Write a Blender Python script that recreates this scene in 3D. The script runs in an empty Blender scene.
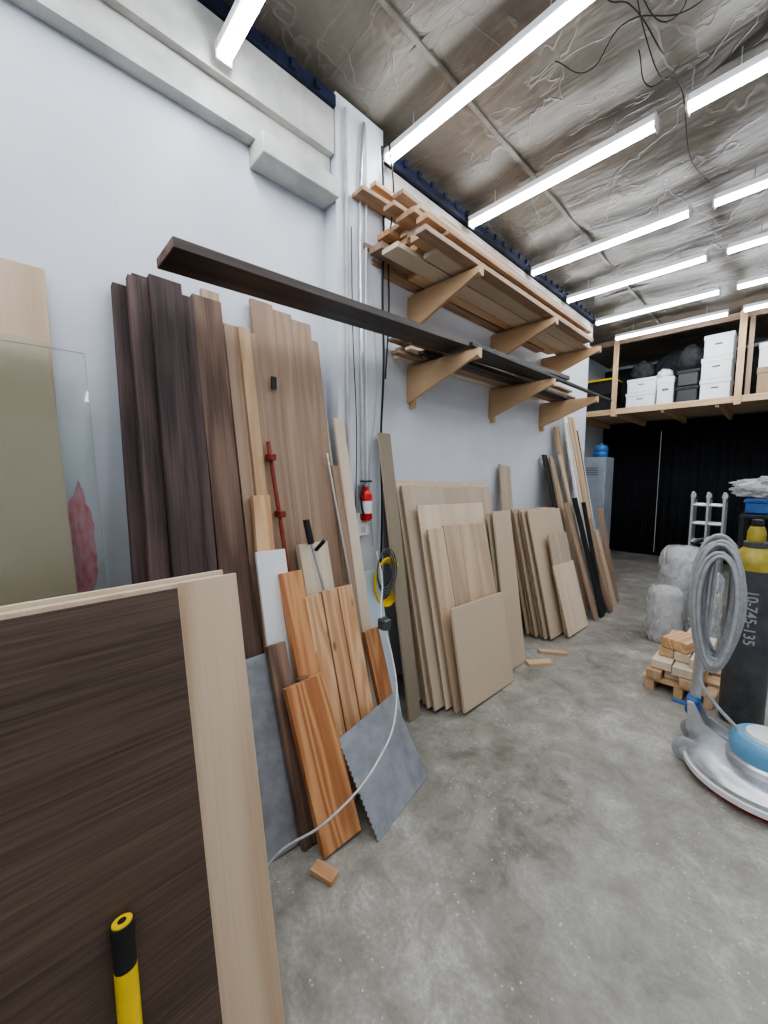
import bpy, bmesh, math, random
from mathutils import Vector, Matrix, noise
random.seed(7)
C=bpy.context.collection
V=Vector
try: bpy.context.scene.view_settings.look='AgX - Medium High Contrast'
except Exception: pass
# ------------------------------------------------------------------ materials
def newmat(name):
    m=bpy.data.materials.new(name); m.use_nodes=True
    nt=m.node_tree; b=nt.nodes['Principled BSDF']
    return m,nt,b
def N(nt,t,**k):
    n=nt.nodes.new(t)
    for a,v in k.items(): setattr(n,a,v)
    return n
def math_(nt,op,a,b=None,clamp=False):
    n=N(nt,'ShaderNodeMath',operation=op); n.use_clamp=clamp
    for i,x in enumerate((a,b)):
        if x is None: continue
        if isinstance(x,(int,float)): n.inputs[i].default_value=x
        else: nt.links.new(x,n.inputs[i])
    return n.outputs[0]
def madd(nt,a,b,c):
    o=math_(nt,'MULTIPLY_ADD',a,b); o.node.inputs[2].default_value=c; return o
def mixc(nt,fac,a,b,mode='MIX'):
    n=N(nt,'ShaderNodeMix',data_type='RGBA',blend_type=mode)
    for i,x in ((0,fac),(6,a),(7,b)):
        if isinstance(x,(int,float)): n.inputs[i].default_value=x
        elif isinstance(x,tuple): n.inputs[i].default_value=(*x[:3],1)
        else: nt.links.new(x,n.inputs[i])
    return n.outputs[2]
def noise_(nt,vec,scale,detail=4,rough=.55,dist=0.0):
    n=N(nt,'ShaderNodeTexNoise'); n.inputs['Scale'].default_value=scale; n.inputs['Detail'].default_value=detail
    n.inputs['Roughness'].default_value=rough; n.inputs['Distortion'].default_value=dist
    if vec is not None: nt.links.new(vec,n.inputs['Vector'])
    return n.outputs['Fac']
def mapping(nt,vec,s,loc=(0,0,0),rot=(0,0,0)):
    n=N(nt,'ShaderNodeMapping'); n.inputs['Scale'].default_value=s; n.inputs['Location'].default_value=loc; n.inputs['Rotation'].default_value=rot
    nt.links.new(vec,n.inputs['Vector']); return n.outputs[0]
def ramp(nt,fac,stops):
    n=N(nt,'ShaderNodeValToRGB'); el=n.color_ramp.elements
    el[0].position=stops[0][0]; el[0].color=(*stops[0][1],1)
    el[1].position=stops[-1][0]; el[1].color=(*stops[-1][1],1)
    for p,c in stops[1:-1]:
        e=el.new(p); e.color=(*c,1)
    nt.links.new(fac,n.inputs[0]); return n.outputs[0]
def bump(nt,b,h,strength=.3,dist=.01):
    n=N(nt,'ShaderNodeBump'); n.inputs['Strength'].default_value=strength; n.inputs['Distance'].default_value=dist
    nt.links.new(h,n.inputs['Height']); nt.links.new(n.outputs[0],b.inputs['Normal'])
def wood(name,c1,c2,ring=10,fine=.5,rough=.6,sv=5.0,sw=.45,rs=.5,blotch=.2,knots=None):
    m,nt,b=newmat(name)
    at=N(nt,'ShaderNodeAttribute',attribute_name='gco').outputs['Vector']
    n1=noise_(nt,mapping(nt,at,(3,sv,sw)),1.0,2,.5)
    r=math_(nt,'SINE',math_(nt,'MULTIPLY',n1,ring*6.28))
    r=madd(nt,r,.5*rs,.5)
    fn=noise_(nt,mapping(nt,at,(60,130,3.0)),1.0,5,.65)
    fn=math_(nt,'MULTIPLY',math_(nt,'SUBTRACT',fn,.5),2.2*fine)
    bl=noise_(nt,mapping(nt,at,(2,4,.8)),1.3,3,.5)
    bl=math_(nt,'MULTIPLY',math_(nt,'SUBTRACT',bl,.5),2*blotch)
    s=math_(nt,'ADD',math_(nt,'ADD',r,fn),bl,True)
    col=mixc(nt,s,c1,c2)
    if knots:
        kv=N(nt,'ShaderNodeTexVoronoi'); kv.inputs['Scale'].default_value=1.0; nt.links.new(mapping(nt,at,(.01,7,3.2)),kv.inputs['Vector'])
        kf=ramp(nt,kv.outputs['Distance'],[(.04,(1,1,1)),(.10,(0,0,0))])
        col=mixc(nt,math_(nt,'MULTIPLY',kf,.75),col,knots)
    ti=N(nt,'ShaderNodeAttribute',attribute_name='tint').outputs['Fac']
    comb=N(nt,'ShaderNodeCombineColor'); 
    for i in range(3): nt.links.new(ti,comb.inputs[i])
    col=mixc(nt,1.0,col,comb.outputs[0],'MULTIPLY')
    nt.links.new(col,b.inputs['Base Color']); b.inputs['Roughness'].default_value=rough
    bump(nt,b,s,.12,.002)
    return m
def plyedge(name,c1,c2,period=.0036):
    m,nt,b=newmat(name)
    at=N(nt,'ShaderNodeAttribute',attribute_name='gco').outputs['Vector']
    sx=N(nt,'ShaderNodeSeparateXYZ'); nt.links.new(at,sx.inputs[0])
    s=math_(nt,'SINE',math_(nt,'MULTIPLY',sx.outputs[0],3.14159/period))
    s=madd(nt,s,.9,.5)
    fn=noise_(nt,mapping(nt,at,(100,40,40)),1.0,3,.6)
    s=math_(nt,'ADD',s,math_(nt,'SUBTRACT',fn,.5),True)
    nt.links.new(mixc(nt,s,c1,c2),b.inputs['Base Color']); b.inputs['Roughness'].default_value=.8
    return m
def simple(name,col,rough=.5,metal=0,var=.12,scale=8,bmp=0.0,spec=.5):
    m,nt,b=newmat(name)
    tc=N(nt,'ShaderNodeTexCoord').outputs['Object']
    n=noise_(nt,tc,scale,5,.6)
    c2=tuple(max(0,c*(1-2*var)) for c in col); c3=tuple(min(1,c*(1+var)) for c in col)
    nt.links.new(ramp(nt,n,[(.3,c2),(.65,c3)]),b.inputs['Base Color'])
    b.inputs['Roughness'].default_value=rough; b.inputs['Metallic'].default_value=metal
    b.inputs['Specular IOR Level'].default_value=spec
    if bmp: bump(nt,b,noise_(nt,tc,scale*4,4,.6),bmp,.004)
    return m
M={}
M['ply']=wood('plywood_face',(.51,.355,.235),(.67,.515,.375),6,.4,.6,2.5,.25,.7)
M['ply2']=wood('birch_ply_face',(.61,.47,.34),(.75,.62,.48),5,.35,.6,2.5,.25,.5)
M['plygrey']=wood('greyed_ply_face',(.43,.335,.25),(.58,.475,.37),5,.4,.6,2.5,.25,.5)
M['edge']=plyedge('plywood_edge',(.20,.14,.09),(.62,.49,.35))
M['mdf']=wood('mdf_face',(.52,.405,.29),(.58,.465,.35),1,.25,.75,1,1,.2)
M['mdfd']=wood('hardboard_face',(.25,.21,.15),(.31,.26,.195),1,.2,.7,1,1,.2)
M['beige']=wood('beige_panel_face',(.46,.38,.27),(.52,.435,.32),1,.15,.5,1,1,.2)
M['walnut']=wood('rough_walnut',(.030,.019,.019),(.125,.080,.074),5,.8,.75,6,.7,.45,.6)
M['walnut2']=wood('brown_walnut',(.10,.056,.040),(.25,.155,.112),6,.7,.7,5,.5,.7,.3)
M['veneer']=wood('walnut_veneer',(.060,.038,.028),(.150,.100,.074),3,1.0,.38,2.5,.3,.4,.35)
M['tan']=wood('tan_hardwood',(.29,.185,.125),(.43,.305,.22),7,.5,.6,6,.5,.5)
M['pine']=wood('pine_lumber',(.52,.32,.17),(.70,.50,.31),7,.4,.55,6,.5,.6,.2,(.20,.09,.035))
M['bracket']=wood('bracket_plywood',(.54,.34,.185),(.64,.44,.265),3,.25,.6,2,.5,.4)
M['cream']=wood('poplar_lumber',(.60,.49,.36),(.74,.64,.50),5,.4,.6,6,.4,.4)
M['fir']=wood('fir_lumber',(.38,.145,.055),(.64,.33,.15),10,.45,.5,6,.6,.9,.2,(.13,.045,.018))
M['fir2']=wood('fir_lumber_pale',(.46,.245,.12),(.66,.42,.245),10,.45,.5,6,.6,.8,.2,(.18,.08,.03))
M['cedar']=wood('shelf_lumber',(.36,.22,.13),(.60,.40,.265),7,.5,.6,6,.5,.6)
M['darkwood']=wood('dark_plank_face',(.018,.014,.012),(.085,.060,.050),5,.9,.5,5,.4,.5)
M['black']=wood('black_painted_board',(.012,.012,.013),(.028,.028,.03),3,.5,.5)
M['whiteb']=wood('white_laminate',(.70,.71,.72),(.80,.81,.82),1,.15,.4)
M['blueb']=wood('pale_blue_panel',(.42,.50,.58),(.50,.58,.66),1,.15,.4)
M['lockgrey']=simple('locker_grey_paint',(.30,.33,.37),.45,0,.08,5)
M['steel']=simple('galvanised_steel',(.50,.52,.56),.40,.75,.10,14)
M['steeld']=simple('dull_steel',(.36,.37,.39),.45,.6,.15,10)
M['alu']=simple('aluminium',(.66,.67,.69),.32,.8,.08,20)
M['white']=simple('white_paint',(.80,.81,.82),.45,0,.04,6)
M['offwhite']=simple('offwhite_paint',(.56,.55,.52),.6,0,.12,5)
M['seam']=simple('ceiling_seam_tape',(.22,.205,.18),.5,0,.2,5)
M['blackp']=simple('black_plastic',(.018,.018,.02),.4,0,.15,10)
M['rubber']=simple('black_rubber',(.012,.012,.012),.7,0,.15,30,.3)
M['yellow']=simple('yellow_plastic',(.85,.58,.02),.35,0,.08,10)
M['red']=simple('red_enamel',(.60,.02,.02),.3,0,.08,10)
M['redrod']=simple('red_oxide',(.26,.05,.03),.5,.3,.2,30)
M['blue']=simple('blue_plastic',(.04,.13,.36),.4,0,.1,10)
M['palblue']=simple('pale_blue_enamel',(.18,.42,.66),.35,0,.06,6)
M['cord']=simple('grey_cord',(.40,.41,.43),.55,0,.1,30)
M['wcord']=simple('white_cord',(.62,.63,.62),.5,0,.1,30)
M['cyl']=simple('dark_grey_enamel',(.10,.105,.115),.45,.2,.2,9)
M['olive']=simple('olive_yellow_enamel',(.40,.32,.05),.45,0,.15,12)
M['curtain']=simple('black_curtain',(.010,.011,.016),.85,0,.25,2)
M['cardb']=simple('cardboard',(.38,.27,.17),.8,0,.08,8)
M['darkmatte']=simple('dark_backpack',(.025,.027,.03),.8,0,.3,20,.4)
M['navy']=simple('navy_strip',(.012,.018,.05),.5,0,.4,12)
M['gedge']=simple('green_glass_edge',(.30,.42,.38),.25,0,.1,5)
m,nt,b=newmat('gap_light'); b.inputs['Emission Color'].default_value=(.9,.95,1,1); b.inputs['Emission Strength'].default_value=.35; M['gap']=m
m,nt,b=newmat('led_diffuser'); b.inputs['Base Color'].default_value=(.9,.9,.9,1)
b.inputs['Emission Color'].default_value=(.90,.95,1,1); b.inputs['Emission Strength'].default_value=36; M['led']=m
m,nt,b=newmat('clear_glass'); b.inputs['Base Color'].default_value=(.95,.985,.97,1); b.inputs['Roughness'].default_value=.02
b.inputs['Transmission Weight'].default_value=1; b.inputs['IOR'].default_value=1.35; M['glass']=m
m,nt,b=newmat('clear_plastic_film'); b.inputs['Base Color'].default_value=(.97,.98,.99,1); b.inputs['Roughness'].default_value=.06
b.inputs['Transmission Weight'].default_value=.65; b.inputs['IOR'].default_value=1.4
tc=N(nt,'ShaderNodeTexCoord').outputs['Object']; bump(nt,b,noise_(nt,mapping(nt,tc,(1,1,.4)),14,2,.5,1.0),1.0,.05); M['film']=m
# wall
m,nt,b=newmat('wall_white_paint'); tc=N(nt,'ShaderNodeTexCoord').outputs['Object']
n1=noise_(nt,tc,1.6,5,.6); base=ramp(nt,n1,[(.3,(.69,.72,.775)),(.7,(.77,.80,.855))])
n2=noise_(nt,mapping(nt,tc,(1,6,2)),4,5,.7); dirt=ramp(nt,n2,[(.62,(0,0,0)),(.78,(.4,.4,.4))])
base=mixc(nt,dirt,base,(.52,.53,.54))
sx=N(nt,'ShaderNodeSeparateXYZ'); nt.links.new(tc,sx.inputs[0])
dy=math_(nt,'DIVIDE',math_(nt,'SUBTRACT',sx.outputs[1],.20),.055); dz=math_(nt,'DIVIDE',math_(nt,'SUBTRACT',sx.outputs[2],1.20),.30)
d=math_(nt,'ADD',math_(nt,'MULTIPLY',dy,dy),math_(nt,'MULTIPLY',dz,dz))
d=math_(nt,'ADD',d,math_(nt,'MULTIPLY',noise_(nt,mapping(nt,tc,(1,14,5)),1.5,4),1.3))
d2=ramp(nt,d,[(.9,(1,1,1)),(1.0,(0,0,0))]); d2.node.color_ramp.elements[0].position=.55
d2=math_(nt,'MULTIPLY',math_(nt,'LESS_THAN',d,1.38),madd(nt,noise_(nt,mapping(nt,tc,(1,30,10)),2,4),1.2,.05))
base=mixc(nt,d2,base,(.70,.08,.12))
nt.links.new(base,b.inputs['Base Color']); b.inputs['Roughness'].default_value=.42
bump(nt,b,noise_(nt,tc,60,4,.6),.08,.004); M['wall']=m
# floor
m,nt,b=newmat('concrete_floor'); tc=N(nt,'ShaderNodeTexCoord').outputs['Object']
a1=noise_(nt,tc,.9,8,.68,.3); a2=noise_(nt,tc,5,9,.75,.5); a3=noise_(nt,tc,60,4,.75); a4=noise_(nt,tc,2.2,6,.6,.8)
s=math_(nt,'ADD',math_(nt,'MULTIPLY',a1,.5),math_(nt,'MULTIPLY',a2,.5))
col=ramp(nt,s,[(.38,(.15,.137,.115)),(.46,(.285,.268,.232)),(.53,(.375,.357,.318)),(.61,(.56,.54,.50))])
stain=ramp(nt,a4,[(.52,(0,0,0)),(.64,(1,1,1))])
col=mixc(nt,math_(nt,'MULTIPLY',stain,.45),col,(.165,.145,.118))
sp=N(nt,'ShaderNodeTexVoronoi'); sp.inputs['Scale'].default_value=38; nt.links.new(tc,sp.inputs['Vector'])
spk=math_(nt,'MULTIPLY',math_(nt,'LESS_THAN',sp.outputs['Distance'],.14),math_(nt,'GREATER_THAN',noise_(nt,tc,3.0,4,.6),.53))
col=mixc(nt,math_(nt,'MULTIPLY',spk,.6),col,(.78,.75,.68))
gr=ramp(nt,a3,[(.42,(1,1,1)),(.62,(0,0,0))])
col=mixc(nt,math_(nt,'MULTIPLY',gr,.35),col,(.18,.17,.15))
nt.links.new(col,b.inputs['Base Color'])
nt.links.new(madd(nt,a2,.5,.12),b.inputs['Roughness'])
bump(nt,b,a2,.12,.01); M['floor']=m
# ceiling film over insulation
m,nt,b=newmat('ceiling_plastic_film'); tc=N(nt,'ShaderNodeTexCoord').outputs['Object']
a1=noise_(nt,tc,1.1,5,.6,.4); a2=noise_(nt,mapping(nt,tc,(1,.5,1),rot=(0,0,.5)),2.6,3,.5,.5); a3=noise_(nt,mapping(nt,tc,(.5,1.7,1),rot=(0,0,-.4)),4,3,.5,.4)
col=ramp(nt,a1,[(.32,(.085,.072,.057)),(.5,(.145,.127,.104)),(.68,(.22,.198,.165))])
def ridge(x,w,lv=.5):
    return ramp(nt,math_(nt,'ABSOLUTE',math_(nt,'SUBTRACT',x,lv)),[(0,(1,1,1)),(w,(0,0,0))])
cr=math_(nt,'MAXIMUM',ridge(a2,.012),ridge(a3,.012,.46))
col=mixc(nt,math_(nt,'MULTIPLY',cr,.18),col,(.36,.34,.31))
nt.links.new(col,b.inputs['Base Color']); b.inputs['Roughness'].default_value=.38
h=math_(nt,'ADD',math_(nt,'MULTIPLY',cr,.18),math_(nt,'ADD',a2,a3))
bump(nt,b,h,.28,.05); M['ceil']=m
# ------------------------------------------------------------------ geometry helpers
class MB:
    def __init__(s): s.v=[];s.f=[];s.mi=[];s.g=[];s.t=[];s.mats=[]
    def mat(s,m):
        if m not in s.mats: s.mats.append(m)
        return s.mats.index(m)
    def box(s,o,L,W,T,l,w,t,face,edge=None,end=None,tint=1.0,lift=False):
        """o = bottom centre of front face; L,W,T unit axes (T points out of the front)"""
        o=V(o); k=len(s.v); off=V((0,random.uniform(0,50),random.uniform(0,50)))
        pts=[]
        for i in (0,1):
            for j in (-.5,.5):
                for n in (0,-1):
                    pts.append((o+L*l*i+W*w*j+T*t*n, V((t*(n+1),w*j,l*i))))
        dz=-min(p.z for p,_ in pts) if lift else 0
        for p,g in pts: s.v.append(p+V((0,0,dz))); s.g.append(g+off); s.t.append(tint)
        I=lambda i,j,n:k+i*4+j*2+(1 if n else 0)
        fa=s.mat(face); ed=s.mat(edge or face); en=s.mat(end or edge or face)
        q=[((I(0,0,0),I(0,1,0),I(1,1,0),I(1,0,0)),fa),((I(0,0,1),I(1,0,1),I(1,1,1),I(0,1,1)),fa),
           ((I(0,0,0),I(1,0,0),I(1,0,1),I(0,0,1)),ed),((I(0,1,0),I(0,1,1),I(1,1,1),I(1,1,0)),ed),
           ((I(0,0,0),I(0,0,1),I(0,1,1),I(0,1,0)),en),((I(1,0,0),I(1,1,0),I(1,1,1),I(1,0,1)),en)]
        for a,mi in q: s.f.append(a); s.mi.append(mi)
    def done(s,name,bev=.0015,parent=None):
        c=sum(s.v,V())/len(s.v); c.z=min(p.z for p in s.v)
        me=bpy.data.meshes.new(name); me.from_pydata([p-c for p in s.v],[],s.f); 
        for m in s.mats: me.materials.append(m)
        me.polygons.foreach_set('material_index',s.mi)
        a=me.attributes.new('gco','FLOAT_VECTOR','POINT'); a.data.foreach_set('vector',[x for g in s.g for x in g])
        a=me.attributes.new('tint','FLOAT','POINT'); a.data.foreach_set('value',s.t)
        bm=bmesh.new(); bm.from_mesh(me); bmesh.ops.recalc_face_normals(bm,faces=bm.faces); bm.to_mesh(me); bm.free()
        o=bpy.data.objects.new(name,me); C.objects.link(o); o.location=c
        if parent: o.parent=parent
        if bev:
            b=o.modifiers.new('bevel','BEVEL'); b.width=bev; b.segments=1; b.limit_method='ANGLE'
        return o
def lean(name,fy,fx,ty,tx,tz,w,t,face,edge=None,end=None,tint=1.0,yaw=0.0,bev=.0015,mb=None):
    Fp=V((fx,fy,0)); Tp=V((tx,ty,tz)); L=(Tp-Fp); l=L.length; L.normalize()
    W=V((-math.sin(yaw),math.cos(yaw),0)); W=(W-L*W.dot(L)).normalized(); T=W.cross(L)
    own=mb is None; mb=mb or MB()
    mb.box(Fp,L,W,T,l,w,t,M[face],M[edge] if edge else None,M[end] if end else None,tint,True)
    if own: return mb.done(name,bev)
def aabox(name,a,b,mat,bev=0,parent=None,grain='z',tint=1):
    a=V(a);b=V(b); mb=MB(); ax={'x':(V((1,0,0)),V((0,1,0))),'y':(V((0,1,0)),V((1,0,0))),'z':(V((0,0,1)),V((0,1,0)))}[grain]
    L,W=ax; T=W.cross(L); d=b-a; c=(a+b)/2
    l=abs(d.dot(L)); w=abs(d.dot(W)); t=abs(d.dot(T))
    mb.box(c-L*l/2+T*t/2,L,W,T,l,w,t,mat,tint=tint); return mb.done(name,bev,parent)
def grp(name,loc=(0,0,0)):
    e=bpy.data.objects.new(name,None); C.objects.link(e); e.location=loc; e.empty_display_size=.1; return e
def par(o,p):
    o.parent=p; o.matrix_parent_inverse=Matrix.Translation(-p.location); return o
def fromlathe(name,prof,mat,loc=(0,0,0),seg=40,axis='z',parent=None,smooth=True):
    bm=bmesh.new(); rings=[]
    for r,z in prof:
        if r<1e-5: rings.append([bm.verts.new((0,0,z))])
        else: rings.append([bm.verts.new((r*math.cos(2*math.pi*i/seg),r*math.sin(2*math.pi*i/seg),z)) for i in range(seg)])
    for a,b in zip(rings,rings[1:]):
        for i in range(seg):
            j=(i+1)%seg
            if len(a)==1 and len(b)==1: continue
            if len(a)==1: bm.faces.new((a[0],b[i],b[j]))
            elif len(b)==1: bm.faces.new((a[i],a[j],b[0]))
            else: bm.faces.new((a[i],a[j],b[j],b[i]))
    bmesh.ops.recalc_face_normals(bm,faces=bm.faces)
    if axis=='y': bmesh.ops.rotate(bm,verts=bm.verts,matrix=Matrix.Rotation(math.pi/2,3,'X'))
    if axis=='x': bmesh.ops.rotate(bm,verts=bm.verts,matrix=Matrix.Rotation(math.pi/2,3,'Y'))
    me=bpy.data.meshes.new(name); bm.to_mesh(me); bm.free(); me.materials.append(mat)
    if smooth:
        for p in me.polygons: p.use_smooth=True
        me.set_sharp_from_angle(angle=math.radians(40))
    o=bpy.data.objects.new(name,me); C.objects.link(o); o.location=loc
    if parent: par(o,parent)
    return o
def tube(name,pts,r,mat,parent=None,cyc=False,smooth=True,res=4):
    cu=bpy.data.curves.new(name,'CURVE'); cu.dimensions='3D'; cu.bevel_depth=r; cu.bevel_resolution=res; cu.use_fill_caps=True
    sp=cu.splines.new('BEZIER' if smooth else 'POLY')
    if smooth:
        sp.bezier_points.add(len(pts)-1)
        for q,p in zip(sp.bezier_points,pts): q.co=p; q.handle_left_type=q.handle_right_type='AUTO'
        sp.resolution_u=10
    else:
        sp.points.add(len(pts)-1)
        for q,p in zip(sp.points,pts): q.co=(*p,1)
    sp.use_cyclic_u=cyc; cu.materials.append(mat)
    t=bpy.data.objects.new(name+'_c',cu); C.objects.link(t)
    dg=bpy.context.evaluated_depsgraph_get(); me=bpy.data.meshes.new_from_object(t.evaluated_get(dg))
    bpy.data.objects.remove(t); me.name=name
    for p in me.polygons: p.use_smooth=True
    o=bpy.data.objects.new(name,me); C.objects.link(o)
    if parent: par(o,parent)
    return o
def prism(name,poly,axis,a,b,mat,parent=None,bev=.001):
    """poly in (x,z) extruded in y, grain attribute along x"""
    v=[];g=[]
    for q in (a,b):
        for x,z in poly: v.append(V((x,q,z))); g.append(V((q,z+a*7,x)))
    n=len(poly); f=[tuple(range(n)),tuple(range(2*n-1,n-1,-1))]+[(i,(i+1)%n,n+(i+1)%n,n+i) for i in range(n)]
    mb=MB(); mb.v=v; mb.g=g; mb.t=[1]*len(v); mb.f=f; mb.mi=[0]*len(f); mb.mats=[mat]
    o=mb.done(name,bev); 
    if parent: par(o,parent)
    return o
# ------------------------------------------------------------------ room shell
RX=5.4; FY=-3.0; BY=8.75
def shell(n,a,b,mat):
    o=aabox(n,a,b,mat); me=o.data
    for v in me.vertices: v.co=v.co+o.location
    o.location=(0,0,0); return o
shell('floor',(-.8,FY,-.1),(RX,BY,0),M['floor'])
shell('wall_left',(-.12,FY,0),(0,5.65,3.62),M['wall'])
shell('wall_left_recess',(-.82,5.65,0),(-.7,BY,3.62),M['wall'])
shell('wall_left_return',(-.82,5.55,0),(-.12,5.65,3.62),M['wall'])
shell('wall_back',(-.82,BY,0),(RX,BY+.12,3.62),M['wall'])
shell('wall_right',(RX,FY,0),(RX+.12,BY,3.62),M['wall'])
shell('wall_front',(-.12,FY-.12,0),(RX,FY,3.62),M['wall'])
# ceiling : sagging film between battens
bm=bmesh.new(); nx,ny=150,280; grid=[]
for i in range(nx+1):
    row=[]
    for j in range(ny+1):
        x=-.82+(RX+.82)*i/nx; y=FY+(BY-FY)*j/ny
        sag=abs(math.sin(math.pi*(x-.55)/1.22))**.6*.035+abs(math.sin(math.pi*(y-.4)/1.22))**.5*.012
        z=3.625-sag-.025*noise.noise((x*1.6,y*1.6,0))-.010*noise.noise((x*5,y*3,3))
        row.append(bm.verts.new((x,y,z)))
    grid.append(row)
for i in range(nx):
    for j in range(ny): bm.faces.new((grid[i][j],grid[i][j+1],grid[i+1][j+1],grid[i+1][j]))
me=bpy.data.meshes.new('ceiling'); bm.to_mesh(me); bm.free(); me.materials.append(M['ceil'])
for p in me.polygons: p.use_smooth=True
o=bpy.data.objects.new('ceiling',me); C.objects.link(o)
k=1
for x in (.55,1.77,2.99,4.21):
    aabox('trim_%d'%k,(x-.012,FY,3.592),(x+.012,BY,3.61),M['seam']); k+=1
for i in range(9):
    y=.4+1.22*i-2.44
    aabox('trim_%d'%k,(0.02,y-.03,3.602),(RX,y+.03,3.61),M['seam']); k+=1
# ledger beams along the top of the left wall
aabox('trim_%d'%k,(.002,FY,3.10),(.07,1.40,3.24),M['offwhite']); k+=1
aabox('trim_%d'%k,(.002,FY,3.24),(.11,1.40,3.46),M['offwhite']); k+=1
aabox('trim_%d'%k,(.002,FY,3.465),(.13,1.40,3.52),M['navy']); k+=1
aabox('trim_%d'%k,(.002,1.78,3.22),(.05,5.6,3.44),M['offwhite']); k+=1
aabox('trim_%d'%k,(.002,1.78,3.45),(.09,5.6,3.50),M['navy']); k+=1
mb=MB()
for i in range(60):
    y=-2.5+i*.14
    if 1.36<y<1.8 or y>5.5: continue
    mb.box((.145 if y<1.5 else .105,y,3.475),V((0,0,1)),V((0,1,0)),V((1,0,0)),.04,.03,.02,M['navy'])
mb.done('bolt_heads')
aabox('wall_bracket_block',(.002,.96,3.0),(.15,1.405,3.095),M['offwhite'],.004)
# pilaster
shell('wall_pilaster',(0,1.41,0),(.11,1.77,3.56),M['wall'])
e=grp('electrical_conduit',(.13,1.5,0))
tube('pipe_1',[(.125,1.47,0.02),(.125,1.47,3.5)],.011,M['offwhite'],e,smooth=False)
tube('pipe_2',[(.125,1.58,1.27),(.125,1.58,3.3),(.125,1.60,3.5)],.010,M['alu'],e)
tube('pipe_3',[(.123,1.62,1.27),(.123,1.615,2.4),(.123,1.625,3.5)],.007,M['white'],e)
tube('black_power_cable',[(.13,1.74,3.45),(.125,1.76,3.1),(.145,1.73,2.6),(.15,1.735,2.2),(.13,1.73,1.7),(.13,1.74,1.3),(.14,1.72,.9)],.007,M['rubber'])
tube('black_power_cable',[(.15,1.78,3.48),(.17,1.80,3.2),(.14,1.79,2.9),(.16,1.77,2.5),(.15,1.75,2.1)],.005,M['rubber'])
tube('thin_cable',[(.13,1.66,2.6),(.15,1.67,2.0),(.14,1.62,1.5),(.15,1.64,1.05)],.004,M['cord'])
tube('thin_cable',[(.13,1.50,2.9),(.15,1.49,2.3),(.14,1.52,1.8),(.15,1.50,1.25)],.003,M['rubber'])
e=grp('outlet_box',(.14,1.52,1.2))
par(aabox('box_body',(.111,1.505,1.13),(.16,1.60,1.27),M['white'],.004),e)
for z in (1.17,1.23): par(aabox('socket',(.160,1.535,z-.018),(.163,1.57,z+.018),M['offwhite'],.001),e)
# ------------------------------------------------------------------ lights
def led(x0,x1,y,z=3.43):
    e=grp('led_strip_light',((x0+x1)/2,y,z))
    par(aabox('housing',(x0,y-.032,z+.012),(x1,y+.032,z+.05),M['white'],.003),e)
    par(aabox('end_cap_1',(x0-.012,y-.036,z-.024),(x0,y+.036,z+.05),M['offwhite'],.003),e)
    par(aabox('end_cap_2',(x1,y-.036,z-.024),(x1+.012,y+.036,z+.05),M['offwhite'],.003),e)
    bm=bmesh.new(); pr=[(-.028,.012),(-.024,-.012),(0,-.022),(.024,-.012),(.028,.012)]; r=[[bm.verts.new((x,y+a,z+b)) for a,b in pr] for x in (x0,x1)]
    for i in range(4): bm.faces.new((r[0][i],r[0][i+1],r[1][i+1],r[1][i]))
    me=bpy.data.meshes.new('diffuser'); bm.to_mesh(me); bm.free(); me.materials.append(M['led'])
    o=bpy.data.objects.new('diffuser',me); C.objects.link(o); par(o,e)
    for x in (x0+.2,x1-.2): tube('hanger',[(x,y,z+.05),(x,y,3.58)],.003,M['alu'],e,smooth=False)
for y in (-1.9,-.95,-.02,.79,1.82,2.72,3.77,4.63,5.56,6.37):
    led(.15 if y<1 else .11,1.30,y,3.28 if y==.79 else 3.43)
    if y>-1.5: led(1.45,2.68,y)
    if y in (-.95,.79,2.72,4.63,6.37): led(2.9,4.13,y)
# ceiling wires
e=grp('hanging_ceiling_wire',(1.4,2.0,3.5))
for pts in ([(1.0,2.1,3.55),(1.15,2.15,3.44),(1.3,2.1,3.49),(1.5,2.2,3.46),(1.6,2.3,3.55)],
            [(1.25,1.75,3.55),(1.3,1.9,3.44),(1.35,2.0,3.46),(1.42,2.25,3.40),(1.4,2.4,3.5)],
            [(1.36,2.0,3.56),(1.38,2.15,3.42),(1.41,2.35,3.36),(1.44,2.5,3.5)],
            [(1.30,2.35,3.56),(1.33,2.45,3.44),(1.40,2.5,3.47),(1.38,3.3,3.50),(1.42,3.7,3.55)],
            [(1.4,1.7,3.56),(1.38,1.95,3.49),(1.50,2.15,3.42),(1.52,2.05,3.52)]):
    tube('wire',pts,.0026,M['rubber'],e)
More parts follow.
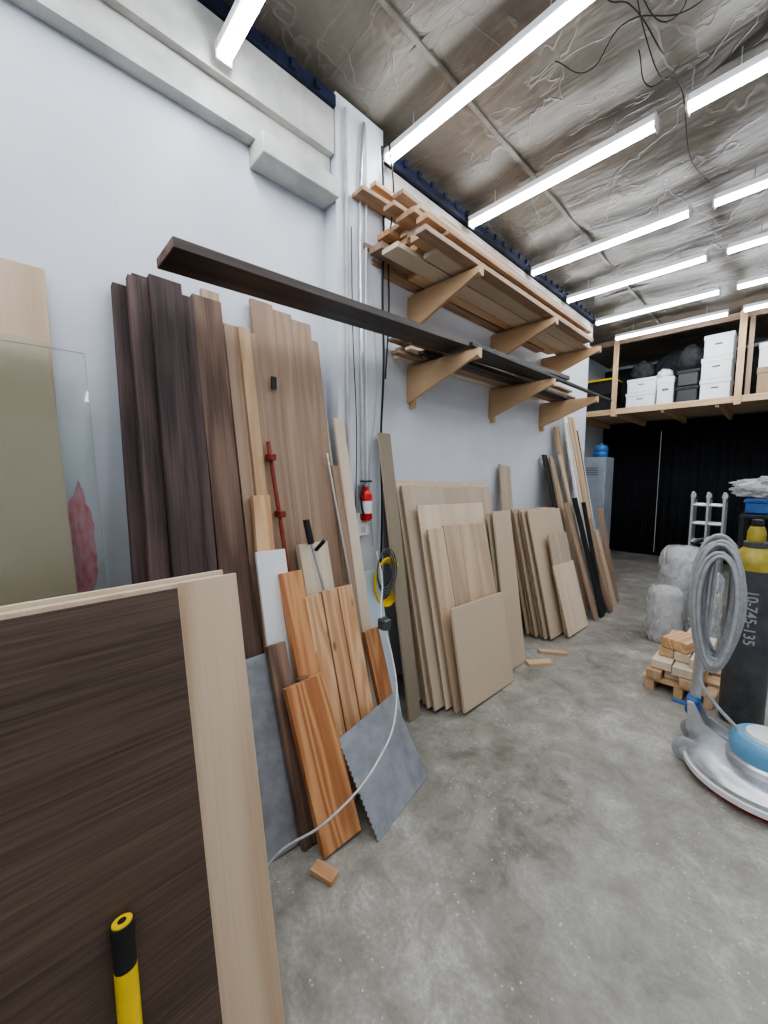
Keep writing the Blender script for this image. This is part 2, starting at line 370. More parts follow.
# ------------------------------------------------------------------ shelf brackets & shelf lumber
for zt,nm in ((2.76,'u'),(2.28,'l')):
    for y in (2.12,3.22,4.25):
        e=grp('wooden_shelf_bracket',(0,y,zt-.28))
        prism('gusset',[(.003,zt-.27),(.003,zt-.02),(.58,zt-.02),(.58,zt-.05)],'y',y-.012,y+.012,M['bracket'],e)
        prism('arm',[(.003,zt-.06),(.003,zt),(.58,zt),(.58,zt-.06)],'y',y+.013,y+.045,M['bracket'],e)
        prism('wall_cleat',[(.003,zt-.30),(.003,zt-.06),(.04,zt-.06),(.04,zt-.30)],'y',y+.013,y+.05,M['bracket'],e)
Y=V((0,1,0)); X=V((1,0,0)); Z=V((0,0,1))
def shelfpile(name,z0,layers,x0,x1,ylo,yhi,mats,tmin,tmax,wmin,wmax,jit=.25,taper=0.0,mb=None,grow=0):
    own=mb is None; mb=mb or MB(); z=z0
    for l in range(layers):
        t=random.uniform(tmin,tmax); x=x0+random.uniform(0,.02)+l*0.01; lim=x1-taper*l
        while x<lim-wmin:
            w=min(random.uniform(wmin,wmax),lim-x)
            ya=ylo+random.uniform(-jit*.3,jit)+grow*l; yb=yhi-random.uniform(0,jit*1.5)
            yw=random.uniform(-.006,.006)
            m=random.choice(mats)
            mb.box((x+w/2,ya,z+t),(Y+X*yw).normalized(),(X-Y*yw).normalized(),Z,yb-ya,w*.97,t*.96,M[m],tint=random.uniform(.8,1.12))
            x+=w+random.uniform(.0,.012)
        z+=t
    if own: mb.done(name)
    return z
mb=MB()
zz=shelfpile('',2.765,10,.03,.60,1.63,4.45,['cedar','pine','tan','fir2','cedar','cream'],.022,.038,.07,.15,.36,.024,mb=mb,grow=.012)
# a few loose lengths thrown across the top, skewed and overhanging the near end
for (x,y0,l,w,yw,zr) in [(.16,1.52,2.6,.10,.030,0),(.30,1.70,2.3,.08,-.022,.004),(.24,1.85,2.2,.12,.012,.027),(.20,1.60,1.8,.05,-.01,.055)]:
    L=(Y+X*yw).normalized(); W=(X-Y*yw).normalized()
    mb.box((x,y0,zz+.026+zr),L,W,Z,l,w,.024,M[random.choice(('pine','cedar','tan'))],tint=random.uniform(.85,1.1))
mb.done('lumber_pile')
mb=MB(); mb.box((.41,.44,2.275),(Y+Z*.036).normalized(),X,(Z-Y*.036).normalized(),3.3,.19,.034,M['darkwood'],M['darkwood'],M['walnut2'])
mb.done('long_dark_plank')
mb=MB()
shelfpile('',2.285,2,.02,.31,1.95,4.75,['black','tan','cream','darkwood','walnut2'],.018,.025,.03,.07,.5,mb=mb)
shelfpile('',2.285,1,.52,.58,2.0,4.9,['black','cream','walnut2'],.018,.025,.03,.04,.3,mb=mb)
shelfpile('',2.335,3,.03,.31,1.85,4.6,['cream','tan','pine','darkwood','cream'],.015,.02,.05,.09,.5,mb=mb)
mb.done('mixed_trim_stock')
# ------------------------------------------------------------------ left: sheets against the wall
lean('plywood_sheet',-.45,.16,-.45,.03,2.24,1.20,.018,'ply','edge')
lean('beige_panel',-.42,.27,-.47,.07,1.95,1.22,.012,'beige')
lean('glass_sheet',-.355,.34,-.37,.105,1.94,1.22,.005,'glass','gedge')
def sheet_h(name,xf,xt,y0,y1,h,t,face,edge):
    Fp=V((xf,y0,0)); Lz=V((xt-xf,0,math.sqrt(h*h-(xt-xf)**2))).normalized()
    mb=MB(); T=Y.cross(Lz); off=T.z*t
    mb.box(Fp+Lz*h/2+V((0,0,off)),Y,Lz,T,y1-y0,h,t,M[face],M[edge],M[edge]); 
    return mb.done(name)
sheet_h('walnut_veneer_sheet',1.108,.895,-2.1,.295,1.235,.006,'veneer','mdf')
def sheet_v(name,xf,xt,y0,y1,h,t,face,edge):
    yc=(y0+y1)/2
    return lean(name,yc,xf,yc,xt,math.sqrt(h*h-(xt-xf)**2),y1-y0,t,face,edge)
sheet_v('maple_plywood_sheet',1.095,.878,-1.99,.452,1.24,.018,'ply','edge')
sheet_v('maple_plywood_sheet',1.065,.848,-1.99,.425,1.235,.018,'ply2','edge')
sheet_v('maple_plywood_sheet',1.03,.813,-1.99,.44,1.24,.018,'ply2','edge')
sheet_v('maple_plywood_sheet',1.00,.775,-2.0,.41,1.225,.018,'ply2','edge')
# ------------------------------------------------------------------ tall planks
for (ty,w,fx,tx,tz,t,mt,ti,dy) in [
    (.375,.05,.48,.05,2.25,.035,'walnut',1.0,-.06),(.43,.07,.53,.09,2.28,.035,'walnut',1.25,-.06),(.52,.12,.57,.13,2.29,.03,'walnut',.85,-.05),
    (.47,.10,.45,.045,2.31,.03,'walnut',1.1,-.05),(.605,.06,.53,.10,2.26,.035,'walnut',1.2,-.05),(.60,.12,.44,.04,2.26,.03,'walnut',.7,-.05),
    (.695,.125,.52,.095,2.28,.03,'walnut2',.85,-.03),(.73,.08,.40,.045,2.34,.025,'tan',1.1,0)]:
    lean('walnut_plank',ty+dy,fx,ty,tx,tz,w,t,mt,tint=ti)
for (ty,w,fx,tx,tz,t,mt,ti,dy) in [(.805,.065,.46,.075,2.20,.03,'tan',1.05,.0),(.865,.055,.47,.09,2.20,.03,'pine',.85,.0),(.915,.04,.46,.07,2.19,.03,'tan',1.1,.0)]:
    lean('hardwood_plank',ty+dy,fx,ty,tx,tz,w,t,mt,tint=ti)
# wide panel
e=grp('slatted_wood_panel',(.2,1.12,0))
mb=MB()
for y,w,z,ti in ((.985,.12,2.37,.92),(1.10,.11,2.35,1.0),(1.215,.12,2.33,.95),(1.30,.05,2.25,1.02)):
    lean('s',y+.0,.40,y,.04,z,w-.001,.02,'tan',tint=ti,mb=mb)
par(mb.done('panel'),e)
par(aabox('slot',(.115,.985,1.93),(.128,1.010,1.99),M['blackp']),e)
for (ty,w,fx,tx,tz,t,mt,ti,dy) in [(1.315,.05,.40,.10,1.82,.02,'cream',1.0,.02),(1.385,.07,.45,.145,1.82,.02,'cream',.95,.05),(1.34,.05,.48,.17,1.55,.02,'tan',1.1,.02)]:
    lean('narrow_board',ty+dy,fx,ty,tx,tz,w,t,mt,tint=ti)
# mid layer
lean('walnut_plank',.70,.60,.73,.24,1.18,.10,.03,'walnut2',tint=.75)
lean('fir_plank',.80,.52,.845,.26,1.40,.085,.03,'fir2',tint=1.1)
lean('white_laminate_board',.84,.585,.855,.315,1.15,.145,.018,'whiteb')
lean('poplar_plank',1.11,.56,1.105,.29,1.15,.17,.038,'cream',tint=1.0)
lean('pale_blue_panel',1.49,.46,1.475,.25,.93,.23,.008,'blueb')
e=grp('red_pipe_clamp',(.5,.95,0))
tube('bar',[(.50,.985,.02),(.19,.922,1.66)],.010,M['redrod'],e,smooth=False)
par(aabox('jaw_1',(.185,.905,1.57),(.245,.935,1.60),M['redrod'],.003),e)
par(aabox('jaw_2',(.235,.92,1.30),(.295,.95,1.33),M['redrod'],.003),e)
e=grp('bar_clamp',(.4,1.1,0))
tube('bar',[(.60,1.235,.02),(.31,1.06,1.22)],.007,M['steel'],e,smooth=False)
tube('grip',[(.32,1.07,1.16),(.302,1.055,1.28)],.017,M['blackp'],e,smooth=False)
tube('handle',[(.34,1.085,1.13),(.39,1.10,1.18)],.010,M['blackp'],e,smooth=False)
e=grp('aluminium_rod',(.3,1.3,0))
tube('rod',[(.52,1.36,.02),(.17,1.28,1.62)],.006,M['alu'],e,smooth=False)
# front fir offcuts
lean('fir_plank',.93,.70,.93,.36,1.04,.115,.035,'fir',tint=1.0)
lean('fir_plank',1.03,.66,1.015,.415,.92,.088,.03,'fir2',tint=1.1)
lean('fir_plank',1.125,.66,1.11,.415,.93,.088,.03,'fir2',tint=.98)
lean('fir_plank',1.22,.66,1.205,.415,.93,.088,.03,'fir2',tint=1.12)
lean('fir_plank',1.40,.62,1.385,.42,.65,.10,.03,'fir',tint=.85)
lean('walnut_plank',.80,.71,.80,.45,.76,.085,.03,'walnut2',tint=1.2)
lean('walnut_plank',.87,.76,.87,.55,.62,.05,.03,'walnut2',tint=.9)
lean('steel_sheet',.70,.66,.69,.41,.72,.15,.004,'steeld',yaw=-.15)
lean('fir_plank',.885,.80,.86,.575,.61,.18,.035,'fir',tint=1.0,yaw=-.08)
def plate():
    w,h,t=.42,.42,.004; n=18; bm=bmesh.new()
    pts=[(w/2,0),(w/2,h),(-w/2,h)]
    for i in range(n):
        z=h-(i+.5)*h/n; pts.append((-w/2-.007,z)); pts.append((-w/2+.001,z-h/n*.5 if i<n-1 else 0))
    Fp=V((.84,1.21,0)); Tp=V((.63,1.165,.37)); L=(Tp-Fp).normalized(); W=V((-.19,.98,0)); W=(W-L*W.dot(L)).normalized(); T=W.cross(L)
    vs=[[bm.verts.new(Fp+W*a+L*b_-T*q+Z*.004) for a,b_ in pts] for q in (0,t)]
    bm.faces.new(vs[0]); bm.faces.new(vs[1][::-1])
    for i in range(len(pts)): j=(i+1)%len(pts); bm.faces.new((vs[0][i],vs[1][i],vs[1][j],vs[0][j]))
    bmesh.ops.recalc_face_normals(bm,faces=bm.faces)
    me=bpy.data.meshes.new('serrated_steel_plate'); bm.to_mesh(me); bm.free(); me.materials.append(M['steel'])
    o=bpy.data.objects.new('serrated_steel_plate',me); C.objects.link(o)
plate()
def block(name,cx,cy,w,l,h,rot,mat,z=0,tint=1):
    mb=MB(); d=V((math.cos(rot),math.sin(rot),0)); n=V((-d.y,d.x,0))
    mb.box(V((cx,cy,z+h))-d*l/2,d,n,Z,l,w,h,M[mat],tint=tint)
    return mb.done(name)
block('wood_offcut',.835,.765,.05,.10,.022,.3,'fir2')
block('wood_offcut',.66,2.97,.07,.20,.02,.9,'pine')
block('wood_offcut',.66,3.23,.05,.22,.02,.6,'pine')
e=grp('white_extension_cord',(.7,1.1,.3))
tube('cord',[(.28,1.55,1.05),(.36,1.52,.90),(.48,1.40,.74),(.60,1.36,.58),(.74,1.25,.43),(.88,.99,.35),(.86,.77,.24),(.74,.64,.12),(.68,.58,.03),(.60,.60,.006)],.0045,M['wcord'],e)
par(aabox('plug',(.47,1.375,.68),(.53,1.43,.74),M['cyl'],.008),e)
e=grp('yellow_hose_coil',(.26,1.62,.82))
for i in range(4):
    r=.105+.008*i; pts=[(.265+.009*i,1.635+r*.8*math.cos(a),.85+r*1.15*math.sin(a)) for a in [2*math.pi*k/12 for k in range(12)]]
    tube('loop',pts,.007,M['yellow'],e,True)
for i in range(3):
    r=.09+.012*i; pts=[(.305+.008*i,1.60+r*.7*math.cos(a),.93+r*1.2*math.sin(a)) for a in [2*math.pi*k/12 for k in range(12)]]
    tube('cable_loop',pts,.004,M['cyl'],e,True)
e=grp('fire_extinguisher',(.2,1.555,1.22)); ey=1.565
fromlathe('tank',[(0,1.225),(.03,1.225),(.038,1.235),(.038,1.38),(.03,1.405),(.015,1.415),(.015,1.43),(0,1.43)],M['red'],(.17,ey,0),28,parent=e)
fromlathe('label',[(.0385,1.27),(.0387,1.275),(.0387,1.34),(.0385,1.345)],M['white'],(.17,ey,0),28,parent=e)
par(aabox('valve',(.155,ey-.01,1.43),(.185,ey+.015,1.455),M['steel'],.002),e)
par(aabox('lever',(.15,ey-.03,1.458),(.19,ey+.035,1.468),M['blackp'],.002),e)
par(aabox('wall_hook',(.111,ey-.01,1.36),(.135,ey+.01,1.44),M['steeld'],.002),e)
tube('hose',[(.18,ey-.025,1.44),(.19,ey-.05,1.40),(.195,ey-.05,1.30),(.20,ey-.04,1.26)],.006,M['rubber'],e)
# ------------------------------------------------------------------ tall hardboard
lean('hardboard_strip',1.72,.45,1.73,.165,1.76,.10,.018,'mdfd','mdf')
# ------------------------------------------------------------------ plywood group 1
for i,(y0,w,z,mt) in enumerate([(1.81,1.22,1.42,'ply2'),(1.83,1.20,1.40,'ply'),(1.82,1.20,1.43,'ply2'),(1.86,1.13,1.41,'ply'),(1.84,1.10,1.40,'plygrey'),(1.82,1.10,1.41,'ply2'),(1.85,1.08,1.40,'ply'),(1.83,1.07,1.39,'plygrey')]):
    fx=.33+.024*i+ (.02 if i>4 else 0); tx=.03+.022*i
    lean('plywood_sheet',y0+w/2,fx,y0+w/2+.04,tx,z,w,.016,mt,'edge')
lean('plywood_sheet',2.30,.545,2.33,.26,1.28,.78,.012,'ply2','edge')
for i,(yc,w,z,ti) in enumerate([(2.02,.16,1.14,1.0),(2.19,.17,1.15,.88),(2.365,.17,1.14,1.0),(2.54,.17,1.13,.92)]):
    lean('plywood_panel',yc,.595,yc+.02,.335,z,w,.018,'ply','edge',tint=ti)
lean('mdf_panel',2.27,.65,2.29,.52,.63,.62,.018,'mdf')
lean('mdf_panel',2.80,.57,2.84,.37,1.21,.26,.016,'mdf')
lean('mdf_panel',2.80,.54,2.84,.33,1.19,.28,.016,'beige')
lean('plywood_strip',3.27,.30,3.45,.05,1.58,.20,.016,'plygrey','edge')
# group 2
for i,(y0,w,z,mt) in enumerate([(3.40,.80,1.14,'ply'),(3.42,.82,1.15,'plygrey'),(3.40,.78,1.13,'ply2'),(3.43,.8,1.15,'ply'),(3.41,.76,1.14,'plygrey'),(3.45,.72,1.15,'mdf')]):
    fx=.36+.04*i; tx=.10+.035*i
    lean('plywood_sheet',y0+w/2,fx,y0+w/2+.03,tx,z,w,.016,mt,'edge')
lean('plywood_panel',3.86,.61,3.88,.40,.92,.42,.018,'plygrey','edge')
lean('plywood_panel',3.86,.65,3.88,.47,.63,.48,.018,'ply2','edge')
# group 3 : tall narrow boards
g3=[(4.27,.10,.50,.06,1.72,.02,'black'),(4.36,.07,.48,.10,1.70,.02,'tan'),(4.44,.12,.52,.07,1.66,.02,'cream'),(4.50,.05,.60,.14,1.72,.02,'cream'),
    (4.56,.08,.50,.06,2.05,.03,'pine'),(4.63,.05,.56,.10,2.22,.02,'whiteb'),(4.70,.09,.58,.12,2.10,.02,'cream'),(4.79,.07,.55,.06,2.25,.02,'whiteb'),(4.86,.05,.52,.08,1.9,.02,'black'),
    (4.93,.08,.56,.05,2.20,.02,'ply'),(5.02,.08,.54,.06,2.20,.02,'pine'),(5.11,.07,.50,.08,2.05,.02,'black'),(5.18,.06,.50,.05,2.1,.02,'whiteb'),(5.26,.08,.52,.06,1.6,.02,'tan'),(5.36,.09,.5,.06,1.2,.02,'cream')]
for (y,w,fx,tx,z,t,mt) in g3:
    lean('leaning_board',y,fx,y+random.uniform(.0,.03),tx,z,w,t,mt,tint=random.uniform(.85,1.1))
for (y,w,fx,tx,z,t,mt) in [(4.33,.10,.66,.30,1.20,.02,'tan'),(4.46,.10,.68,.34,1.25,.02,'black'),(4.56,.08,.66,.40,1.2,.02,'black'),(4.68,.10,.70,.42,.62,.02,'walnut2'),(4.80,.12,.66,.38,1.0,.02,'tan'),(4.95,.12,.66,.42,.85,.02,'ply'),(5.10,.14,.64,.4,1.1,.02,'tan')]:
    lean('leaning_board',y,fx,y,tx,z,w,t,mt,tint=random.uniform(.85,1.1))
# ------------------------------------------------------------------ locker + water jug in the recess
e=grp('metal_locker',(-.19,6.9,0))
par(aabox('body',(-.42,6.7,.05),(-.04,7.1,1.78),M['lockgrey'],.01),e)
par(aabox('door',(-.41,6.688,.08),(-.05,6.699,1.75),M['lockgrey'],.003),e)
for i in range(4): par(aabox('vent',(-.33,6.684,1.50+.035*i),(-.14,6.687,1.51+.035*i),M['cyl']),e)
par(aabox('handle',(-.10,6.675,.9),(-.08,6.687,1.05),M['alu'],.002),e)
for x in (-.40,-.09): par(aabox('foot',(x,6.72,0),(x+.03,7.08,.05),M['cyl']),e)
fromlathe('water_jug',[(0,0),(.09,0),(.105,.02),(.105,.08),(.098,.09),(.105,.10),(.105,.15),(.08,.19),(.03,.20),(.028,.22),(0,.22)],M['blue'],(-.17,6.86,1.781),28)
# ------------------------------------------------------------------ black curtains / doors at the back
def curtain(name,x0,x1,y,z0,z1):
    bm=bmesh.new(); n=80; r=[]
    for i in range(n+1):
        x=x0+(x1-x0)*i/n; yy=y+.02*math.sin(i*1.3)+.012*math.sin(i*.47)
        r.append((bm.verts.new((x,yy,z0)),bm.verts.new((x,yy*.999+.005,z1))))
    for a,b_ in zip(r,r[1:]): bm.faces.new((a[0],b_[0],b_[1],a[1]))
    me=bpy.data.meshes.new(name); bm.to_mesh(me); bm.free(); me.materials.append(M['curtain'])
    for p in me.polygons: p.use_smooth=True
    o=bpy.data.objects.new(name,me); C.objects.link(o); s=o.modifiers.new('s','SOLIDIFY'); s.thickness=.004
aabox('door_1',(-.4,8.70,.0),(2.6,8.745,2.44),M['curtain'])
curtain('black_curtain',-.66,.275,8.62,.03,2.48); curtain('black_curtain',.285,2.4,8.62,.03,2.48); curtain('black_curtain',2.42,5.3,8.62,.03,2.48)
aabox('curtain_gap_glow_1',(.262,8.690,.06),(.305,8.698,2.3),M['gap'])  # glowing strip stands in for the light line between the curtains
# ------------------------------------------------------------------ storage loft
e=grp('storage_loft',(1.5,6.8,2.45))
par(aabox('front_beam',(-.69,6.80,2.43),(RX-.01,6.84,2.50),M['pine'],.002,grain='x'),e)
par(aabox('deck',(-.69,6.84,2.50),(RX-.01,8.6,2.52),M['ply'],grain='x'),e)
for i in range(10): par(aabox('joist',(-.6+.6*i,6.845,2.40),(-.56+.6*i,8.6,2.495),M['pine'],grain='y'),e)
for x in (.0,1.42,2.6): par(aabox('post',(x-.035,6.775,2.40),(x+.035,6.798,3.56),M['pine'],.002),e)
for x in (1.50,): par(aabox('post',(x-.025,6.86,2.52),(x+.025,6.90,3.56),M['tan'],.002),e)
par(aabox('top_rail',(-.69,6.845,3.48),(RX-.01,6.885,3.56),M['tan'],.002,grain='x'),e)
par(aabox('back_dark_sheet',(-.69,8.56,2.53),(RX-.01,8.58,3.5),M['darkmatte'],.002,grain='x'),e)  # dark sheet covering the back wall above the loft
def bankers(x,y,z,w,d,h,body='white',lid='white',rot=0):
    e=grp('storage_box',(x,y,z))
    par(aabox('body',(x-w/2,y,z),(x+w/2,y+d,z+h*.8),M[body],.004),e)
    par(aabox('lid',(x-w/2-.008,y-.008,z+h*.78),(x+w/2+.008,y+d+.008,z+h),M[lid],.004),e)
    par(aabox('hand_hole',(x-.04,y-.002,z+h*.52),(x+.04,y+.001,z+h*.6),M['cyl'],.001),e)
bankers(.30,6.95,2.522,.36,.35,.22); bankers(.31,6.95,2.745,.36,.35,.20); bankers(.60,7.02,2.522,.20,.35,.40); bankers(.42,7.4,2.522,.4,.35,.46,'cardb','cardb')
bankers(1.17,6.93,2.522,.31,.36,.27); bankers(1.17,6.93,2.795,.31,.36,.28); bankers(1.18,6.93,3.08,.30,.36,.29)
bankers(1.74,6.93,2.522,.32,.36,.33,'cardb','cardb'); bankers(1.74,6.95,2.855,.32,.36,.3); bankers(2.2,6.95,2.522,.4,.36,.3)
def bin_(x,y,z,w,d,h,body='blackp',lid='yellow'):
    e=grp('plastic_storage_bin',(x,y,z))
    par(aabox('tub',(x-w/2,y,z),(x+w/2,y+d,z+h*.88),M[body],.015),e)
    par(aabox('rim',(x-w/2-.015,y-.015,z+h*.8),(x+w/2+.015,y+d+.015,z+h*.88),M[body],.005),e)
    par(aabox('lid',(x-w/2-.012,y-.012,z+h*.885),(x+w/2+.012,y+d+.012,z+h),M[lid],.006),e)
bin_(-.27,6.95,2.522,.42,.4,.24,'blackp','blackp'); bin_(-.27,6.95,2.765,.42,.4,.26)
bin_(.87,6.95,2.522,.24,.4,.22,'blackp','blackp'); bin_(.87,6.95,2.745,.24,.4,.22,'blackp','blackp')
def blob(name,c,s,mat,seed=0,amp=.2,fr=2.5,sub=4,crease=0):
    bm=bmesh.new(); bmesh.ops.create_icosphere(bm,subdivisions=sub,radius=1)
    for v in bm.verts:
        d=1+amp*noise.noise(v.co*fr+V((seed,0,0)))+amp*.4*noise.noise(v.co*fr*3+V((0,seed,0)))
        if crease: d+=crease*abs(noise.noise(v.co*6+V((seed,seed,0))))+crease*.6*abs(noise.noise(v.co*13+V((seed,0,seed))))
        v.co=V((v.co.x*s[0],v.co.y*s[1],max(v.co.z,-.85)*s[2]))*d
    zm=min(v.co.z for v in bm.verts)
    for v in bm.verts: v.co.z=max(v.co.z,zm*.86)
    me=bpy.data.meshes.new(name); bm.to_mesh(me); bm.free(); me.materials.append(mat)
    for p in me.polygons: p.use_smooth=True
    o=bpy.data.objects.new(name,me); C.objects.link(o); o.location=(c[0],c[1],c[2]-zm*.86); return o
blob('black_backpack',(.87,7.12,2.967),(.15,.16,.20),M['darkmatte'],3)
blob('black_duffel_bag',(.60,7.58,2.985),(.26,.14,.22),M['darkmatte'],9)
blob('dark_bundle',(.28,7.12,2.948),(.15,.12,.15),M['darkmatte'],5)
blob('white_plastic_bag',(.56,7.16,2.925),(.10,.10,.08),M['white'],6)
# ------------------------------------------------------------------ right side : offcut stack
e=grp('pallet',(1.6,3.6,0))
for i in range(5): par(aabox('slat',(1.32,3.16+.2*i,.07),(1.72,3.28+.2*i,.09),M['pine'],.002,grain='x'),e)
for x in (1.34,1.50,1.66): par(aabox('runner',(x,3.16,0),(x+.05,4.08,.069),M['pine'],.002,grain='y'),e)
mb=MB(); z=.092
for r in range(3):
    x=1.34+.02*r
    while x<1.66:
        w=random.choice((.09,.09,.12)); h=.06
        if x+w>1.72: break
        ya=3.16+random.uniform(-.05,.06)+.04*r
        mb.box((x+w/2,ya,z+h),Y,X,Z,random.uniform(.4,.75),w*.96,h*.95,M[random.choice(('pine','cream','cream','ply2'))],tint=random.uniform(.85,1.1)); x+=w+.004
    z+=.062
mb.done('lumber_offcut_stack')
block('wood_block',1.50,3.40,.16,.24,.07,1.3,'fir2',.281,1.15)
# film-wrapped rolls standing in a cluster
e=grp('plastic_wrapped_roll',(1.34,4.5,0))
def filmroll(cx,cy,r,h,seed):
    bm=bmesh.new(); seg=72; lv=40; rings=[]
    for j in range(lv+1):
        z=h*j/lv; ring=[]
        for i in range(seg):
            a=2*math.pi*i/seg; p_=V((math.cos(a)*2.2,math.sin(a)*2.2,z*7+seed))
            fold=abs(noise.noise(p_*1.3))*.20+abs(noise.noise(V((p_.x*2.5,p_.y*2.5,z*16+seed))))*.10
            rr=r*(.86+fold)*(1-.35*max(0,(z/h-.88)/.12)**2)*(1-.08*max(0,(.08-z/h)/.08))
            ring.append(bm.verts.new((cx+rr*math.cos(a),cy+rr*math.sin(a),z)))
        rings.append(ring)
    for a_,b_ in zip(rings,rings[1:]):
        for i in range(seg): j=(i+1)%seg; bm.faces.new((a_[i],a_[j],b_[j],b_[i]))
    bm.faces.new(rings[0][::-1]); bm.faces.new(rings[-1])
    me=bpy.data.meshes.new('film_roll'); bm.to_mesh(me); bm.free(); me.materials.append(M['film'])
    for p in me.polygons: p.use_smooth=True
    o=bpy.data.objects.new('film_roll',me); C.objects.link(o); par(o,e)
    fromlathe('core_tube',[(0,.003),(r*.32,.003),(r*.32,h*.985),(0,h*.985)],M['whiteb'] if False else M['white'],(cx,cy,0),28,parent=e)
filmroll(1.30,4.62,.20,.82,1.0)
filmroll(1.24,4.22,.14,.50,5.0)
filmroll(1.50,4.40,.13,.66,9.0)
# folded aluminium ladder
e=grp('folding_ladder',(1.40,5.3,0))
for k,yy in enumerate((5.35,5.44,5.53)):
    for x in (1.24,1.37,1.50): par(aabox('rail',(x-.012,yy-.03,.0),(x+.012,yy+.03,1.32-.03*k),M['alu'],.004),e)
    for i in range(6): tube('rung',[(1.24,yy,.18+.2*i),(1.50,yy,.18+.2*i)],.014,M['alu'],e,smooth=False)
for x in (1.24,1.37,1.50): 
    fromlathe('hinge',[(0,-.02),(.045,-.02),(.045,.02),(0,.02)],M['steeld'],(x,5.39,1.26),24,'x',e)
    fromlathe('hinge_knob',[(0,-.03),(.02,-.03),(.02,.03),(0,.03)],M['blackp'],(x,5.39,1.26),20,'x',e)
# work cart with stuff
cx0,cy0=1.66,4.70
e=grp('utility_cart',(cx0+.4,cy0+.3,0))
for z in (.12,.66,1.12): 
    par(aabox('shelf',(cx0,cy0,z),(cx0+.86,cy0+.6,z+.03),M['pine' if z==.66 else 'blackp'],.004,grain='x'),e)
for x in (cx0+.02,cx0+.84):
    for y in (cy0+.02,cy0+.58):
        par(aabox('leg',(x-.018,y-.018,.07),(x+.018,y+.018,1.15),M['blackp'],.002),e)
        fromlathe('caster',[(0,-.015),(.035,-.015),(.035,.015),(0,.015)],M['rubber'],(x,y,.036),20,'x',e)
par(aabox('drawer_unit',(cx0+.06,cy0+.05,.69),(cx0+.7,cy0+.5,.93),M['cyl'],.004),e)
for i in range(3): par(aabox('drawer_pull',(cx0+.15,cy0+.03,.74+.07*i),(cx0+.6,cy0+.049,.755+.07*i),M['alu'],.002),e)
bin_(cx0+.14,cy0+.07,1.152,.22,.36,.13,'blue','blue')
bin_(cx0+.47,cy0+.07,1.152,.34,.36,.13,'cyl','cyl')
blob('clear_plastic_bag',(cx0+.32,cy0+.25,1.285),(.36,.2,.10),M['film'],21,.3,2.6,5,.2)
aabox('cardboard_carton',(cx0+.08,cy0+.07,.151),(cx0+.4,cy0+.4,.36),M['cardb'],.004)
# ------------------------------------------------------------------ gas cylinder with stencilled number
gx,gy,gr=1.84,3.14,.105
e=grp('gas_cylinder',(gx,gy,0))
fromlathe('tank',[(0,.01),(.09,.0),(gr,.02),(gr,.94),(gr*.97,.99),(gr*.8,1.04),(gr*.5,1.075),(.035,1.09),(.035,1.12),(0,1.12)],M['cyl'],(gx,gy,0),48,parent=e)
fromlathe('shoulder_paint',[(gr+.001,.95),(gr*.985,.97),(gr*.97+.0015,.99),(gr*.8+.0015,1.042),(gr*.5,1.078),(.037,1.092)],M['olive'],(gx,gy,0),48,parent=e)
fromlathe('neck_ring',[(.045,1.075),(.055,1.08),(.055,1.11),(.04,1.115)],M['cyl'],(gx,gy,0),28,parent=e)
fromlathe('cap',[(.042,1.11),(.043,1.12),(.042,1.17),(.032,1.20),(0,1.21)],M['olive'],(gx,gy,0),28,parent=e)
fromlathe('valve_knob',[(0,1.21),(.028,1.21),(.028,1.24),(0,1.245)],M['blackp'],(gx,gy,0),20,parent=e)
def wraptext(txt,size,ztop,ang0,mat,parent):
    cu=bpy.data.curves.new('t','FONT'); cu.body=txt; cu.size=size; cu.align_x='LEFT'; cu.offset=.0008
    t=bpy.data.objects.new('t',cu); C.objects.link(t); dg=bpy.context.evaluated_depsgraph_get()
    me=bpy.data.meshes.new_from_object(t.evaluated_get(dg)); bpy.data.objects.remove(t); me.name='serial_number'
    bm=bmesh.new(); bm.from_mesh(me); bmesh.ops.subdivide_edges(bm,edges=[e_ for e_ in bm.edges if e_.calc_length()>.012],cuts=3); bm.to_mesh(me); bm.free()
    me.materials.clear(); me.materials.append(mat)
    for v in me.vertices:
        a=ang0+(v.co.y-size*.35)/gr; r=gr+.0018; v.co=V((gx+r*math.cos(a),gy+r*math.sin(a),ztop-v.co.x))
    o=bpy.data.objects.new('serial_number',me); C.objects.link(o); par(o,parent)
wraptext('10-745-135',.07,.84,math.radians(-84),M['cord'],e)
# ------------------------------------------------------------------ floor polisher
px,py=1.95,2.53
e=grp('floor_polisher',(px,py,0))
fromlathe('pad',[(0,.0),(.255,.0),(.258,.028),(0,.028)],M['red'],(px,py,0),56,parent=e)
fromlathe('skirt',[(.20,.029),(.285,.029),(.29,.045),(.285,.085),(.26,.105),(.18,.115),(0,.116)],M['alu'],(px,py,0),64,parent=e)
fromlathe('bumper',[(.286,.034),(.298,.038),(.298,.062),(.286,.066)],M['white'],(px,py,0),64,parent=e)
fromlathe('motor_base',[(.15,.112),(.155,.15),(.145,.16),(0,.161)],M['alu'],(px+.02,py,0),48,parent=e)
fromlathe('motor_cover',[(.14,.16),(.143,.20),(.138,.235),(.12,.252),(0,.256)],M['palblue'],(px+.02,py,0),48,parent=e)
fromlathe('motor_cap',[(.09,.253),(.085,.268),(.05,.275),(0,.276)],M['white'],(px+.02,py,0),40,parent=e)
hx,hy=1.70,2.60
for s in (-.055,.055):
    prism('yoke',[(hx-.03,.09),(hx+.16,.10),(hx+.16,.14),(hx+.03,.20),(hx-.02,.30),(hx-.05,.30)],'y',hy+s-.008,hy+s+.008,M['alu'],e)
tube('axle',[(hx-.03,hy-.13,.065),(hx-.03,hy+.13,.065)],.01,M['steel'],e,smooth=False)
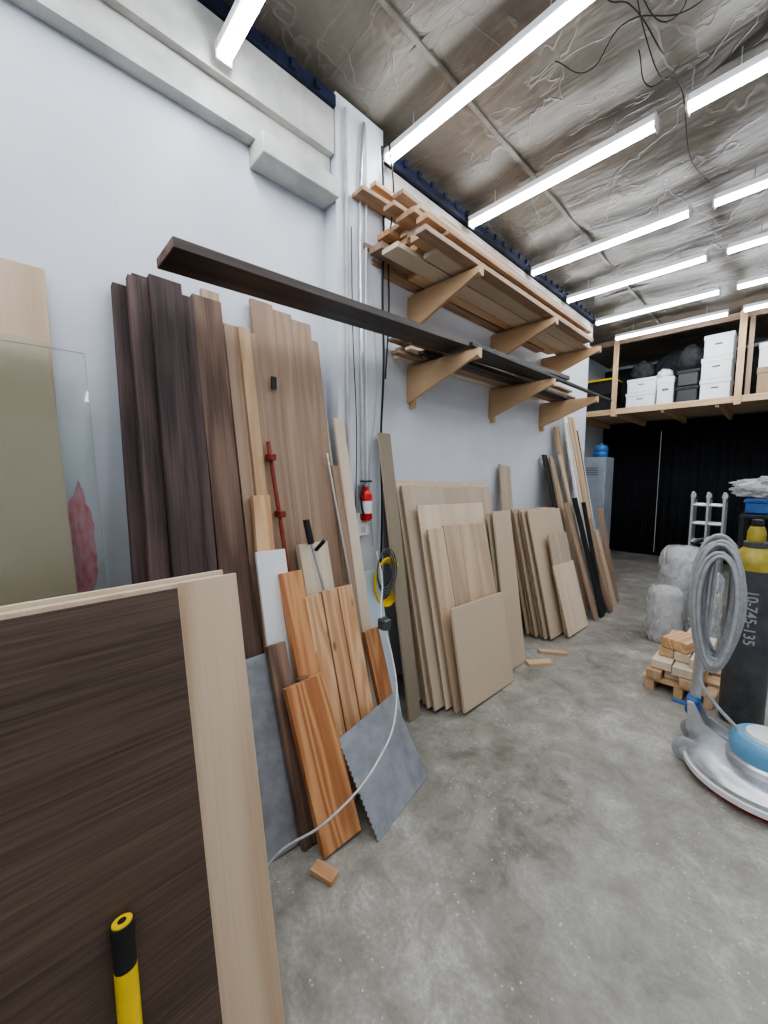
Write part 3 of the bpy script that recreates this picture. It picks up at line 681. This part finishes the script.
for s in (-.12,.12):
    fromlathe('wheel',[(0,-.018),(.045,-.018),(.062,-.012),(.062,.012),(.045,.018),(0,.018)],M['cord'],(hx-.03,hy+s,.063),32,'y',e)
    fromlathe('wheel_hub',[(0,-.02),(.028,-.02),(.028,.02),(0,.02)],M['alu'],(hx-.03,hy+s,.063),24,'y',e)
par(aabox('clamp_block',(hx-.06,hy-.045,.22),(hx+.0,hy+.045,.31),M['blue'],.01),e)
top=V((1.70,2.68,1.14))
tube('shaft',[(hx-.03,hy,.12),tuple(top)],.024,M['alu'],e,smooth=False,res=6)
tube('pivot_lever',[(hx-.05,hy-.06,.28),(hx-.11,hy-.09,.295)],.009,M['blue'],e,smooth=False)
par(aabox('switch_box',(top.x-.045,top.y-.035,1.08),(top.x+.045,top.y+.035,1.17),M['cord'],.012),e)
tube('handle_bar',[(top.x-.09,top.y-.03,1.13),(top.x-.06,top.y,1.15),(top.x,top.y+.01,1.15),(top.x+.06,top.y,1.15),(top.x+.09,top.y-.03,1.13)],.012,M['blackp'],e)
par(aabox('cord_hook_low',(hx-.01,hy-.03,.54),(hx+.02,hy+.04,.57),M['alu'],.004),e)
for i in range(17):
    cx=1.735+random.uniform(-.014,.014); cy=2.62-.009*i+random.uniform(-.006,.006); rz=.31+random.uniform(-.06,.03); rx=.082+random.uniform(-.026,.014); cz=.845+random.uniform(-.02,.02)
    n=16; pts=[(cx+rx*math.cos(a)*(1+.15*math.sin(a)),cy-.012*math.cos(a)+.01*math.sin(2*a),cz+rz*math.sin(a)) for a in [2*math.pi*k/n for k in range(n)]]
    tube('cord_loop',pts,.009,M['cord'],e,True)
tube('cord_tail',[(1.74,2.55,.56),(1.70,2.52,.46),(1.76,2.5,.36),(1.86,2.48,.27)],.0085,M['cord'],e)
# ------------------------------------------------------------------ yellow sledge hammer leaning on the veneer sheet
e=grp('sledge_hammer',(1.0,.13,0))
a=V((1.15,.105,.07)); b_=V((1.035,.115,.56)); d=(b_-a)
tube('shaft',[tuple(a),tuple(a+d*.83)],.021,M['yellow'],e,smooth=False,res=8)
tube('grip',[tuple(a+d*.80),tuple(a+d*.97)],.0205,M['rubber'],e,smooth=False,res=8)
tube('end_cap',[tuple(a+d*.955),tuple(b_)],.0225,M['rubber'],e,smooth=False,res=8)
dn=d.normalized()
tube('cap_ring',[tuple(b_-dn*.006),tuple(b_+dn*.003)],.019,M['yellow'],e,smooth=False,res=8)
tube('end_dot',[tuple(b_),tuple(b_+dn*.0045)],.008,M['rubber'],e,smooth=False,res=8)
fromlathe('head',[(0,-.075),(.026,-.075),(.03,-.068),(.03,.068),(.026,.075),(0,.075)],M['steeld'],(1.156,.104,.045),28,'y',e)
# ------------------------------------------------------------------ world + camera
w=bpy.data.worlds.new('world'); bpy.context.scene.world=w; w.use_nodes=True
w.node_tree.nodes['Background'].inputs[0].default_value=(.8,.88,1,1); w.node_tree.nodes['Background'].inputs[1].default_value=.3
cam=bpy.data.cameras.new('camera'); co=bpy.data.objects.new('camera',cam); C.objects.link(co)
co.location=(1.95,0,1.5); co.rotation_euler=(math.radians(90-5.4),0,math.radians(46)); cam.lens=390/1024*36; cam.sensor_width=36
cam.clip_start=.02; bpy.context.scene.camera=co
